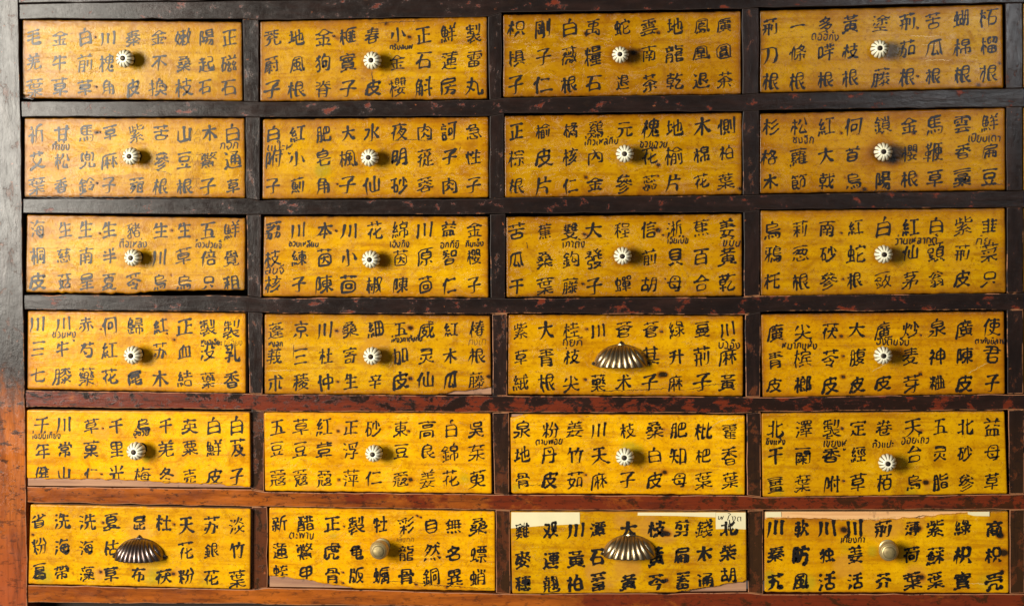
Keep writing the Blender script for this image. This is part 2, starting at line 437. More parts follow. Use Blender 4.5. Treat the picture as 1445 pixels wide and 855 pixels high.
# carcass behind: sides, top, back, base panel set back below the bottom rail
a, b = at(-30, -50), at(xr + 58, 925)
X0, X1, Z1, Z0 = a[0], b[0], a[2], b[2]
link('side_panel', boxes([(X0, X0 + .018, .0485, .42, Z0, Z1)], cab_o), DARK, cab, smooth=False)
link('side_panel', boxes([(X1 - .018, X1, .0485, .42, Z0, Z1)], cab_o), DARK, cab, smooth=False)
link('top_panel', boxes([(X0 + .0185, X1 - .0185, .026, .42, Z1 - .03, Z1 - .012)], cab_o), DARK, cab, smooth=False)
link('back_panel', boxes([(X0 + .0185, X1 - .0185, .40, .41, Z0, Z1 - .031)], cab_o), DARK, cab, smooth=False)
link('base_panel', boxes([(X0 + .03, X1 - .03, .055, .07, Z0, at(700, 848)[2] - 0.006)], cab_o), DARK, cab, smooth=False)

# ------------------------------------------------------------------ writing
# centre lines of the characters: Blender's own text object is rasterised, thinned and traced into strokes
# 24 drawers, row-major: nine columns; '_' marks a blank behind the knob
TX=["毛羌葉 金牛草 白前草 川槐角 秦_皮 金不換 嫩桑枝 陽起石 正磁石",
"茺蔚子 地風根 金狗脊 榧實子 春_皮 小金櫻 正石斛 鮮蓮房 製雷丸",
"枳椇子 剛子仁 白薇根 禹糧石 蛇_退 雲南茶 地龍乾 鳳凰退 廣圓茶",
"荊刀根 一條根 多哶根 黃枝根 塗_藤 荊茄根 苦瓜根 蝴棉根 柘榴根",
"祈艾葉 甘松香 馬兜鈴 草麻子 紫_菀 苦參根 山豆根 木鱉子 白通草",
"白附子 紅小薊 肥皂角 大楓子 水_仙 夜明砂 肉蓯蓉 訶子肉 急性子",
"正棕根 榆皮片 橘核仁 鷄內金 元_參 槐花蕊 地榆片 木棉花 側柏葉",
"杉格木 松蘿節 紅大戟 何首烏 鎖_陽 金櫻根 馬鞭草 雲香藁 鮮扁豆",
"海桐皮 生慈菇 生南星 生半夏 豬_苓 生川烏 生草烏 五倍只 鮮覺租",
"荔枝核 川練子 本茵陳 川小茴 花_椒 綿茵陳 川原茴 益智仁 金櫻子",
"苦瓜干 蕉桑葉 雙鈎藤 大發子 程_蟬 信前胡 淅貝母 蕉百合 姜黃乾",
"烏鴉杔 莉葱根 南砂參 紅蛇根 白_蔹 紅仙茅 白頭翁 紫荊皮 韭菜只",
"川三七 川牛膝 赤芍藥 何紅花 歸_尾 紅苏木 正血結 製没藥 製乳香",
"蓬莪朮 京三稜 川杜仲 桑寄生 細_辛 五加皮 威灵仙 紅木瓜 椿根藤",
"紫草絨 大青根 桂枝尖 川_藥 蒼_术 蒼其子 綠升麻 蔓荊子 川麻黃",
"廣青皮 尖槟榔 茯苓皮 大腹皮 廣_皮 炒麦芽 泉神粬 廣陳皮 使君子",
"千年健 川常山 草菓仁 千里光 烏_梅 千羌冬 英粟売 白鮮皮 白芨子",
"五豆蔻 草豆蔻 紅荳蔻 正浮萍 砂_仁 東豆蔻 高良姜 白錦花 吳茱萸",
"泉地骨 粉丹皮 姜竹茹 川天麻 枝_子 桑白皮 肥知母 枇杷葉 藿香葉",
"北干薑 澤蘭葉 製香附 定經草 卷_栢 天台烏 五灵脂 北砂參 益母草",
"省粉葛 洗海帶 洗海藻 夏枯草 昆_布 杜_茯 天花粉 苏銀花 淡竹葉",
"新蓮蛭 醋鱉甲 正虎骨 製龟版 牡_蠣 彩龍骨 自然銅 無名異 桑螵蛸",
"雞麥穗 双連翹 川黃柏 潭石葦 大_黃 枝黃芩 剪扁蓄 錢木通 北柴胡",
"川秦艽 軟防風 川独活 川姜活 荊_芥 薄荷葉 紫蘇葉 綠枳實 商枳壳"]
TH=["ทริมลนพ","ตอฮั่กั๋ง","กำซ้ง","กอกั๊","แป๊ะหู่","ไกวไหล่กิม","ซวยฮวย","ซงจิก","เปียนเตา",
"ตือเหล่ง","โงวปวยจี้","ชวนเหลี่ยน","ลิ้นจี่","เอิงทิ้ง","อกกียิ","กิมเอ็ง","เกาตั๋ง","เจียโบ้ย","ขมิ้น","ว่านเหลากตั๋","กุ๋ย",
"ชวนหงู่","หมอเอี้ยะ","ยู่เฮียง","หงสุก","โหงวกาตั้งก้น","ทุ่งโก","กุ้ยกี","มั่วอึ้ง","หมากแห้ง","ฉั่งตีมจีน","ตากังมิลาง",
"ไชยนี้เกี้ยง","อู๋บ๊วย","ตามพอย","ขิงแห้ง","เชียงหู","กั๊วแปะ","ออยไถว","ตะพาบ","เล้งกุก","พ.ใ","งด","เกียงก้า"]
ADDED=["哈","欢","灰"]
def raster(s,em):
    cu=bpy.data.curves.new('t','FONT'); cu.body=s; cu.size=1
    o=bpy.data.objects.new('t',cu); bpy.context.scene.collection.objects.link(o)
    dg=bpy.context.evaluated_depsgraph_get(); dg.update()
    me=o.evaluated_get(dg).to_mesh()
    n=len(me.vertices); v=np.zeros(n*3); me.vertices.foreach_get('co',v); v=v.reshape(-1,3)[:,:2]
    me.calc_loop_triangles(); t=np.zeros(len(me.loop_triangles)*3,int); me.loop_triangles.foreach_get('vertices',t); t=t.reshape(-1,3)
    mn=v.min(0);mx=v.max(0)
    pad=4
    sc=em
    W=int((mx[0]-mn[0])*sc)+2*pad+1;H=int((mx[1]-mn[1])*sc)+2*pad+1
    P=(v-mn)*sc+pad
    img=np.zeros((H,W),bool)
    for a,b,c in t:
        A,B,C=P[a],P[b],P[c]
        x0,y0=np.floor(np.minimum(np.minimum(A,B),C)).astype(int);x1,y1=np.ceil(np.maximum(np.maximum(A,B),C)).astype(int)+1
        X,Y=np.meshgrid(np.arange(x0,x1),np.arange(y0,y1))
        d=(B[0]-A[0])*(C[1]-A[1])-(B[1]-A[1])*(C[0]-A[0])
        if abs(d)<1e-9: continue
        w1=((B[0]-X)*(C[1]-Y)-(B[1]-Y)*(C[0]-X))/d; w2=((C[0]-X)*(A[1]-Y)-(C[1]-Y)*(A[0]-X))/d
        m=(w1>=-1e-6)&(w2>=-1e-6)&(w1+w2<=1+1e-6)
        img[y0:y1,x0:x1]|=m
    bpy.data.objects.remove(o)
    return img,mn,mx,pad
def thin(img):
    I=np.pad(img,1).astype(np.uint8)
    while True:
        ch=False
        for st in (0,1):
            p2=np.roll(I,1,0);p6=np.roll(I,-1,0);p4=np.roll(I,-1,1);p8=np.roll(I,1,1)
            p3=np.roll(p2,-1,1);p9=np.roll(p2,1,1);p5=np.roll(p6,-1,1);p7=np.roll(p6,1,1)
            s=[p2,p3,p4,p5,p6,p7,p8,p9]
            B=sum(x.astype(int) for x in s)
            A=sum(((s[i]==0)&(s[(i+1)%8]==1)).astype(int) for i in range(8))
            if st==0: c=(p2*p4*p6==0)&(p4*p6*p8==0)
            else: c=(p2*p4*p8==0)&(p2*p6*p8==0)
            k=(I==1)&(B>=2)&(B<=6)&(A==1)&c
            if k.any(): ch=True; I[k]=0
        if not ch: break
    return I[1:-1,1:-1].astype(bool)
N8=[(-1,0),(0,1),(1,0),(0,-1),(-1,1),(1,1),(1,-1),(-1,-1)]
def trace(sk,sw):
    pts=set(map(tuple,np.argwhere(sk)))
    def nb(p):
        r=[]
        for d in N8:
            q=(p[0]+d[0],p[1]+d[1])
            if q in pts:
                if d[0] and d[1] and ((p[0]+d[0],p[1]) in pts or (p[0],p[1]+d[1]) in pts): continue
                r.append(q)
        return r
    NB={p:nb(p) for p in pts}
    node={}
    jun=[p for p in pts if len(NB[p])>2]
    # cluster
    cl={};k=0
    for p in jun:
        if p in cl: continue
        st=[p];cl[p]=k
        while st:
            a=st.pop()
            for b in NB[a]:
                if b not in cl and len(NB[b])>2: cl[b]=k;st.append(b)
        k+=1
    for p in pts:
        if len(NB[p])<=1: cl[p]=k;k+=1
    cen={}
    for p,c in cl.items(): cen.setdefault(c,[]).append(p)
    cen={c:np.mean(v,0) for c,v in cen.items()}
    edges=[];seen=set()
    for p in cl:
        for q in NB[p]:
            if q in cl:
                if cl[q]!=cl[p] and (q,p) not in seen: seen.add((p,q)); edges.append([cl[p],cl[q],[tuple(cen[cl[p]]),tuple(cen[cl[q]])]])
                continue
            if (p,q) in seen: continue
            path=[p,q];seen.add((p,q));prev,cur=p,q
            while cur not in cl:
                n=[x for x in NB[cur] if x!=prev]
                if not n: break
                prev,cur=cur,n[0];path.append(cur)
            seen.add((cur,prev))
            if cur in cl:
                edges.append([cl[p],cl[cur],[tuple(cen[cl[p]])]+path[1:-1]+[tuple(cen[cl[cur]])]])
    # pure loops
    used=set(cl)
    for e in edges: used|=set(e[2])
    left=pts-used
    while left:
        p=left.pop();path=[p];cur=p
        while True:
            n=[x for x in NB[cur] if x in left]
            if not n: break
            cur=n[0];left.discard(cur);path.append(cur)
        if len(path)>5: edges.append([-1,-1,path+[p]])
    deg=lambda:{c:sum((e[0]==c)+(e[1]==c) for e in edges) for c in cen}
    L=lambda e:sum(math.dist(a,b) for a,b in zip(e[2],e[2][1:]))
    # merge close junctions: contract short edges between two junctions
    D=deg()
    # prune spurs
    for _ in range(2):
        D=deg()
        edges=[e for e in edges if not (L(e)<sw*.75 and e[0]!=-1 and ((D[e[0]]==1)!=(D[e[1]]==1)))]
    # contract
    par={c:c for c in cen}
    def f(c):
        while par.get(c,c)!=c:c=par[c]
        return c
    D=deg();keep=[]
    for e in edges:
        if e[0]!=-1 and e[0]!=e[1] and L(e)<sw*.7 and D[e[0]]>2 and D[e[1]]>2:
            a,b=f(e[0]),f(e[1])
            if a!=b: par[a]=b; cen[b]=(cen[a]+cen[b])/2
        else: keep.append(e)
    edges=keep
    for e in edges:
        if e[0]==-1: continue
        e[0],e[1]=f(e[0]),f(e[1]); 
        e[2]=[tuple(cen[e[0]])]+e[2][1:-1]+[tuple(cen[e[1]])]
    # direction-based merging
    def dirn(path,end):
        p=path if end==0 else path[::-1]
        k=min(len(p)-1,int(sw*1.3)); k0=min(int(sw*.4),max(0,k-1))
        d=np.array(p[k])-np.array(p[k0]);n=np.linalg.norm(d);return d/n if n else d
    inc={}
    for i,e in enumerate(edges):
        if e[0]==-1: continue
        inc.setdefault(e[0],[]).append((i,0));inc.setdefault(e[1],[]).append((i,1))
    link={}
    for c,l in inc.items():
        pr=[]
        for a in range(len(l)):
            for b in range(a+1,len(l)):
                if l[a][0]==l[b][0]: continue
                cs=-dirn(edges[l[a][0]][2],l[a][1])@dirn(edges[l[b][0]][2],l[b][1])
                pr.append((cs,l[a],l[b]))
        pr.sort(key=lambda x:-x[0]);u=set()
        for cs,a,b in pr:
            if a in u or b in u: continue
            if cs>0.8 or (len(l)==2): link[a]=b;link[b]=a;u|={a,b}
    out=[];done=set()
    def walk(i,end): # start at edge i entering from 'end'
        path=[];
        while True:
            done.add(i)
            p=edges[i][2] if end==0 else edges[i][2][::-1]
            path+=p if not path else p[1:]
            nx=link.get((i,1-end))
            if nx is None or nx[0] in done: return path
            i,end=nx
    for i,e in enumerate(edges):
        for end in (0,1):
            if i not in done and (i,end) not in link: out.append(walk(i,end))
    for i in range(len(edges)):
        if i not in done: out.append(walk(i,0))
    return out
def rdp(P,tol):
    if len(P)<3: return P
    a,b=P[0],P[-1];ab=b-a;n=np.linalg.norm(ab)
    d=np.abs(ab[0]*(P[:,1]-a[1])-ab[1]*(P[:,0]-a[0]))/n if n>1e-6 else np.linalg.norm(P-a,axis=1)
    k=int(np.argmax(d))
    if d[k]<tol: return np.array([a,b])
    return np.vstack([rdp(P[:k+1],tol)[:-1],rdp(P[k:],tol)])
def strokes(s,em,sw):
    img,mn,mx,pad=raster(s,em)
    sk=thin(img); out=[]
    for p in trace(sk,sw):
        P=np.array(p,float)[:,::-1]
        if len(P)>6:
            Q=P.copy()
            for _ in range(3): Q[1:-1]=(Q[:-2]+2*Q[1:-1]+Q[2:])/4
            P=Q
        P=rdp(P,em*.013)
        if np.sum(np.linalg.norm(np.diff(P,axis=0),axis=1))<sw*.4: continue
        # orient left->right / top->bottom
        d=P[-1]-P[0]
        if (abs(d[0])>abs(d[1])*1.0 and d[0]<0) or (abs(d[0])<=abs(d[1]) and d[1]>0): P=P[::-1]
        out.append((P-pad)/em+mn)
    return out,mn,mx

GL, TG = {}, {}
for ch in sorted(set(''.join(TX)) - set(' _') | set(ADDED)):
    GL[ch] = strokes(ch, 150, 11)[0]
for w_ in TH:
    st_, mn_, mx_ = strokes(w_, 110, 8)
    TG[w_] = [q_ - np.array([mn_[0], 0]) for q_ in st_]

def smooth_line(P, step):
    """Chaikin once, then even resampling"""
    if len(P) > 2:
        Q = [P[0]]
        for a, b in zip(P, P[1:]): Q += [a * .78 + b * .22, a * .22 + b * .78]
        P = np.array(Q + [P[-1]])
    d = np.r_[0, np.cumsum(np.linalg.norm(np.diff(P, axis=0), axis=1))]
    L = d[-1]
    n = max(3, int(L / step) + 1)
    t = np.linspace(0, L, n)
    return np.stack([np.interp(t, d, P[:, 0]), np.interp(t, d, P[:, 1])], 1), L

class Ink:
    def __init__(s): s.v, s.f, s.uv, s.k = [], [], [], 0
    def ribbon(s, P, w, place, lift):
        """P: n x 2 in glyph units, w: half widths, place(x, y) -> world x, z, y"""
        T = np.gradient(P, axis=0); T /= (np.linalg.norm(T, axis=1, keepdims=True) + 1e-9)
        Nn = np.stack([-T[:, 1], T[:, 0]], 1)
        A, B = P + Nn * w[:, None], P - Nn * w[:, None]
        b = len(s.v)
        for a, c in zip(A, B):
            s.v.append(place(a[0], a[1], lift)); s.v.append(place(c[0], c[1], lift))
        for i in range(len(P) - 1):
            k = b + 2 * i
            s.f.append((k, k + 1, k + 3, k + 2))
            v0, v1 = i / 10, (i + 1) / 10
            s.uv += [(0, v0), (1, v0), (1, v1), (0, v1)]
    def build(s, name, mat, parent, org):
        me = mesh(name, s.v, s.f, org)
        uv = me.uv_layers.new(name='UVMap')
        uv.data.foreach_set('uv', np.array(s.uv).ravel())
        return link(name, me, mat, parent, smooth=False)

def brush_char(ink, strokes, place, bold, k0=0):
    base = (0.062 if len(strokes) < 6 else 0.053 if len(strokes) < 10 else 0.045 if len(strokes) < 15 else 0.038) * bold
    sl = random.uniform(0.10, 0.22)                    # horizontals climb to the right
    sh = random.uniform(-0.04, 0.08)
    sx, sy = random.uniform(.90, 1.04), random.uniform(.94, 1.10)
    bend = random.uniform(-.10, .10)
    for k, P in enumerate(strokes):
        P = P.copy(); P[:, 0] -= .5; P[:, 1] -= .40
        P *= (sx, sy)
        P[:, 0] *= 1 + bend * P[:, 1] * 2
        P[:, 1] += sl * P[:, 0]; P[:, 0] += sh * P[:, 1]
        P += rng.normal(0, .017, P.shape) + rng.normal(0, .010, 2)
        for e, q in ((0, 1), (-1, -2)):                # strokes overshoot where they meet
            d = P[e] - P[q]; d /= (np.linalg.norm(d) + 1e-9)
            P[e] += d * random.uniform(-.01, .05)
        d = P[-1] - P[0]; hor = abs(d[0]) > 1.6 * abs(d[1]); fall_l = d[0] < -.10 and d[1] < -.14; fall_r = d[0] > .10 and d[1] < -.10 and not hor
        Q, L = smooth_line(P, .028)
        t = np.linspace(0, 1, len(Q))
        if len(P) == 2 and L > .15:                   # a brush line bows
            nn = np.array([-d[1], d[0]])
            Q += nn * (np.sin(t * math.pi) * (random.uniform(.0, .07) if hor else random.uniform(-.06, .06)))[:, None]
        if L < .17: w = np.interp(t, [0, .25, .65, 1], [.45, 1.15, 1.45, .55])
        elif hor: w = np.interp(t, [0, .08, .3, .65, .88, 1], [.8, 1.15, .62, .60, 1.30, .6])
        elif fall_l: w = np.interp(t, [0, .10, .5, .8, 1], [.9, 1.45, 1.0, .55, .12])
        elif fall_r: w = np.interp(t, [0, .2, .6, .84, 1], [.35, .55, 1.05, 1.75, .25])
        else: w = np.interp(t, [0, .07, .3, .75, .92, 1], [.9, 1.45, .95, .95, 1.15, .35])
        if len(P) > 2 and not (fall_l or fall_r):      # the brush presses where it turns
            D = np.linalg.norm(Q[:, None] - P[None, 1:-1], axis=2).min(1)
            w = w + .35 * np.exp(-(D / .05) ** 2)
        w = w * base * random.uniform(.82, 1.2)
        ink.ribbon(Q, w, place, 0.00012 + 0.000004 * ((k + k0) % 40))

def pen_word(ink, strokes, place, wid):
    for k, P in enumerate(strokes):
        P = P + rng.normal(0, .030, P.shape); P[:, 0] += .16 * P[:, 1]
        Q, L = smooth_line(P, .06)
        t = np.linspace(0, 1, len(Q))
        w = wid * np.interp(t, [0, .08, .9, 1], [.6, 1, 1, .6]) * (1 + .12 * np.sin(t * 9 + k))
        ink.ribbon(Q, w, place, 0.00030 + 0.000004 * (k % 40))

# ------------------------------------------------------------------ what every drawer carries
COLX = {
 (0,0):[190,335,475,600,740,885,1025,1150,1280], (0,1):[118,262,418,562,705,850,1000,1150,1295], (0,2):[130,280,430,565,725,875,1015,1165,1295],
 (0,3):[100,245,395,525,685,825,965,1115,1258],  (1,0):[205,345,485,610,760,900,1030,1165,1300], (1,1):[125,265,420,560,705,860,1010,1150,1295],
 (1,2):[130,285,435,575,735,880,1015,1170,1305], (1,3):[100,250,395,540,695,838,970,1118,1262], (2,0):[210,360,480,610,750,895,1030,1165,1295],
 (2,1):[125,275,425,565,715,865,1010,1150,1295], (2,2):[130,290,435,565,725,875,1015,1165,1310], (2,3):[110,260,405,550,700,840,980,1120,1260],
 (3,0):[212,350,480,612,755,895,1030,1160,1295], (3,1):[138,285,430,575,722,870,1015,1160,1310], (3,2):[155,300,440,588,735,880,1025,1170,1315],
 (3,3):[125,270,415,560,695,845,985,1125,1275], (4,0):[235,358,510,650,795,930,1060,1195,1325], (4,1):[150,285,425,580,710,870,1025,1160,1310],
 (4,2):[165,320,460,595,755,905,1040,1180,1325], (4,3):[125,275,425,565,705,860,1000,1135,1275], (5,0):[220,345,485,620,775,915,1040,1180,1325],
 (5,1):[160,305,455,590,730,875,1020,1145,1285], (5,2):[165,315,450,570,735,890,1030,1155,1285], (5,3):[130,260,400,548,700,850,975,1115,1285]}
ROWY = {
 (0,0):((210,350,490),(212,355,490)), (0,1):((220,375,522),(195,345,500)), (0,2):((160,320,475),(140,290,450)), (0,3):((145,290,430),(95,240,390)),
 (1,0):((190,345,480),(188,335,485)), (1,1):((200,345,500),(185,335,500)), (1,2):((180,330,485),(150,300,455)), (1,3):((150,305,440),(125,270,410)),
 (2,0):((150,295,440),(160,310,450)), (2,1):((165,325,480),(160,320,480)), (2,2):((165,325,475),(145,300,445)), (2,3):((145,275,420),(122,265,405)),
 (3,0):((125,265,410),(150,285,440)), (3,1):((165,320,470),(160,312,455)), (3,2):((160,308,455),(155,302,450)), (3,3):((162,305,440),(135,280,425)),
 (4,0):((135,275,405),(140,262,422)), (4,1):((150,280,445),(165,300,455)), (4,2):((160,300,438),(165,310,445)), (4,3):((145,290,440),(135,270,425)),
 (5,0):((115,260,395),(140,280,435)), (5,1):((130,285,412),(145,300,438)), (5,2):((165,325,455),(150,285,430)), (5,3):((148,285,425),(148,290,425))}
KNOB = {(0,0):(700,330),(0,1):(705,355),(0,2):(715,308),(0,3):(680,262),(1,0):(736,320),(1,1):(690,342),(1,2):(740,306),(1,3):(699,280),
 (2,0):(745,311),(2,1):(697,334),(2,2):(728,301),(2,3):(701,277),(3,0):(746,300),(3,1):(705,318),(3,3):(698,286),
 (4,0):(762,281),(4,1):(714,307),(4,2):(740,313),(4,3):(721,328),(5,1):(725,281),(5,3):(728,270)}
PULL = {(3,2):(720,378,310,138,0), (5,0):(783,352,285,140,1), (5,2):(748,328,300,140,0)}   # centre of lower lip, width, height
NOTES = {(0,1):[(0,870,275,130)],(0,3):[(1,388,192,140)],(1,0):[(2,335,265,95),(3,1280,258,105)],(1,1):[(4,160,278,140)],
 (1,2):[(5,602,240,190),(6,895,248,150)],(1,3):[(7,272,212,108),(8,1230,205,165)],(2,0):[(9,740,230,150),(10,1160,235,145)],
 (2,1):[(11,300,240,170),(12,130,395,105),(13,860,245,110),(14,1150,250,105),(15,1295,245,100)],(2,2):[(16,450,235,120),(17,1032,215,115),(18,1330,225,95)],
 (2,3):[(19,870,205,225),(20,1222,205,72)],(3,0):[(21,355,180,130),(22,1180,225,115),(-23,1300,230,100)],(3,1):[(24,138,245,80),(25,900,225,180),(-26,1310,235,95)],
 (3,2):[(27,440,225,105),(28,1318,238,115)],(3,3):[(29,252,232,180),(30,745,208,170),(31,1262,210,155)],(4,0):[(32,255,195,160),(33,785,178,80)],
 (4,2):[(34,312,230,145)],(4,3):[(35,125,215,100),(36,440,222,120),(37,695,232,110),(38,865,207,145)],(5,1):[(39,280,195,135),(-40,868,220,95)],
 (5,3):[(43,535,208,125)]}
# spots on the paint: x, y, radius, channel (r dark grime, g rubbed to pale pinkish wood, b greenish), strength
SPOT = {
 (0,0):[(535,210,9,'r',1.3),(925,215,9,'r',1.3),(540,487,9,'r',1.3),(930,487,9,'r',1.2),(180,270,70,'g',.25),(260,230,30,'g',.2)],
 (0,1):[(482,212,10,'r',1.2),(505,225,16,'r',.6),(922,218,13,'r',1.4),(505,275,16,'g',.5),(790,140,14,'r',.8),(1100,250,12,'r',.5)],
 (0,2):[(527,190,15,'r',1.4),(930,185,13,'r',1.3),(795,295,22,'r',.9),(830,282,14,'r',.7),(715,308,75,'r',.55)],
 (0,3):[(884,150,8,'r',1.4),(885,405,9,'r',1.4),(1315,335,9,'r',1),(1205,450,14,'r',.6)],
 (1,0):[(542,187,12,'r',1.6),(560,185,9,'r',1.3),(560,215,40,'g',.7),(545,470,9,'r',1.5),(935,455,22,'g',.45),(935,205,8,'r',1.1),(760,385,50,'g',.35)],
 (1,1):[(502,495,9,'r',1.2),(420,415,48,'b',1.3),(1280,270,60,'r',.3),(1240,415,50,'r',.35),(900,260,90,'r',.22)],
 (1,2):[(525,437,12,'r',1.4),(925,430,8,'r',1.3),(930,368,12,'r',1.8),(1105,145,10,'r',.7),(200,515,70,'g',.3),(1380,500,12,'r',1)],
 (1,3):[(480,180,10,'r',1.2),(865,182,10,'r',1.2),(699,285,75,'r',.95),(760,330,30,'r',.6),(605,475,13,'r',1),(880,405,10,'r',.8),(500,412,8,'r',.8)],
 (2,0):[(560,175,9,'r',1.2),(962,160,12,'r',1),(960,408,9,'r',1),(1345,470,60,'b',.9),(250,90,80,'b',.5)],
 (2,1):[(497,168,8,'r',1.8),(595,410,30,'g',.35),(770,340,40,'r',.35)],
 (2,2):[(516,180,11,'r',1.4),(536,188,9,'r',1),(928,158,17,'r',1.5),(955,185,6,'r',1),(508,457,10,'r',1.5),(965,430,6,'r',1),(740,300,60,'r',.6),(800,260,30,'g',.5)],
 (2,3):[(480,165,10,'r',1),(488,408,9,'r',1),(640,265,14,'g',.5),(1270,455,22,'g',.9),(1300,440,30,'r',.3),(700,277,60,'r',.35)],
 (3,0):[(565,155,8,'r',1.2),(975,215,14,'r',1.0),(935,180,8,'r',1.5),(1290,495,40,'b',.7)],
 (3,1):[(735,260,75,'g',1.2),(690,330,70,'g',.9),(520,190,38,'g',.9),(500,172,13,'r',1.5),(930,155,17,'r',1.5),(910,155,30,'g',.5),(930,450,16,'r',1.5),(900,480,40,'g',.5),(505,468,10,'r',1.4),(505,490,30,'g',.6),(1330,130,45,'g',.7),(720,120,80,'g',.35),(1380,437,11,'r',1.4),(120,500,60,'b',.5)],
 (3,2):[(530,155,10,'r',1.2),(948,170,11,'r',1.4),(945,410,22,'r',1.6),(970,408,16,'r',1.6),(522,437,12,'r',1.4),(565,300,40,'r',.45),(640,420,70,'g',.3)],
 (3,3):[(480,185,14,'r',1.1),(490,290,13,'r',1),(490,400,15,'r',1.2),(900,385,10,'r',1.8),(900,180,9,'r',1.1),(790,260,30,'r',.6),(1200,250,6,'r',1)],
 (4,0):[(560,175,40,'g',1.1),(590,190,25,'g',1),(577,155,8,'r',1.3),(785,215,32,'g',1.0),(570,410,8,'r',1.4),(960,138,14,'g',.8),(965,415,40,'g',.9),(550,430,60,'g',.5),(820,325,28,'b',.9)],
 (4,1):[(520,165,36,'g',.9),(508,178,12,'r',1.3),(475,235,40,'g',.8),(930,460,13,'r',1.8),(930,460,45,'r',.35),(512,460,12,'r',1.2),(515,480,25,'g',.6),(918,178,12,'r',1.5),(810,155,10,'r',.7),(1240,450,50,'b',.8),(350,530,70,'g',.6),(1200,530,80,'g',.5),(750,240,30,'b',.5)],
 (4,2):[(522,415,12,'r',1),(530,440,28,'g',.9),(960,160,12,'r',.9),(965,400,18,'r',1.4),(760,270,50,'b',1.0),(830,265,40,'b',.5),(130,485,40,'b',.8),(1380,500,40,'b',.7)],
 (4,3):[(485,148,11,'r',1.4),(492,425,11,'r',1.2),(930,432,17,'r',1.7),(905,160,12,'r',.8),(940,450,30,'g',.6),(725,300,45,'r',.4),(850,500,50,'b',.8),(150,490,50,'b',.6),(620,260,40,'b',.4)],
 (5,0):[(578,127,12,'r',1.2),(975,137,12,'r',1.1),(565,402,12,'r',1.2),(560,415,32,'g',1.0),(972,412,16,'r',1.1),(1000,400,28,'g',.8),(780,185,75,'g',.85),(810,390,70,'g',.6),(410,408,8,'r',1),(185,195,9,'r',1.6),(250,430,60,'b',1.0),(860,430,70,'b',.8),(1150,470,60,'b',.6)],
 (5,1):[(525,150,8,'r',1),(520,410,10,'r',1.2),(520,470,10,'r',1.2),(935,478,10,'r',1.5),(1105,495,8,'r',1.4),(1185,492,7,'r',1.4),(1340,508,14,'b',1.2),(470,200,40,'b',.6),(940,90,9,'r',1.3),(960,98,9,'r',1.3),(840,300,40,'r',.3)],
 (5,2):[(740,365,75,'g',1.0),(560,390,55,'g',1.0),(850,150,75,'g',.9),(960,200,50,'g',.8),(935,180,22,'r',1.5),(960,185,14,'r',1.3),(948,436,15,'r',1.5),(1080,350,50,'r',.3),(180,480,50,'b',.7),(700,110,60,'g',.6),(640,460,60,'g',.4)],
 (5,3):[(640,120,75,'g',1.1),(740,130,80,'g',1.0),(500,350,60,'g',1.1),(560,360,40,'g',.7),(880,395,60,'g',1.0),(900,130,50,'g',.6),(495,158,22,'r',1.6),(890,152,20,'r',1.6),(905,408,22,'r',1.5),(850,400,14,'r',1.2),(1320,188,22,'r',1.5),(1338,278,24,'r',1.5),(1330,378,11,'r',1.8),(1300,330,50,'r',.4),(728,285,60,'r',.45),(90,420,45,'b',1.4),(300,440,60,'b',.9),(650,270,40,'b',.9),(500,250,60,'b',.5),(1250,440,70,'b',.7),(300,110,200,'r',.3),(1300,110,60,'r',.5)]}
# torn or warped edge of the painted facing: (fraction across, shift in crop pixels)
BOT = {(2,0):[(0,0),(.25,8),(.48,15),(.52,13),(.57,4),(.65,-1),(1,0)], (3,1):[(0,0),(.76,0),(.80,-10),(.88,-24),(.93,-34),(1,-44)],
 (4,0):[(0,-44),(.1,-42),(.25,-40),(.33,-45),(.44,-38),(.58,-32),(.62,-26),(.76,-24),(.86,-22),(.93,-12),(1,-9)],
 (5,1):[(0,-66),(.08,-58),(.16,-46),(.26,-24),(.38,-2),(.45,0),(1,0)], (5,2):[(0,0),(.70,0),(.76,-10),(.84,-28),(.9,-42),(1,-63)],
 (0,0):[(0,-16),(.03,-12),(.05,0),(1,0)]}
TOP = {(5,3):[(0,34),(.15,33),(.30,41),(.42,45),(.55,38),(.70,24),(.80,10),(.86,2),(1,0)], (4,2):[(0,16),(.02,10),(.05,3),(.07,0),(1,0)]}
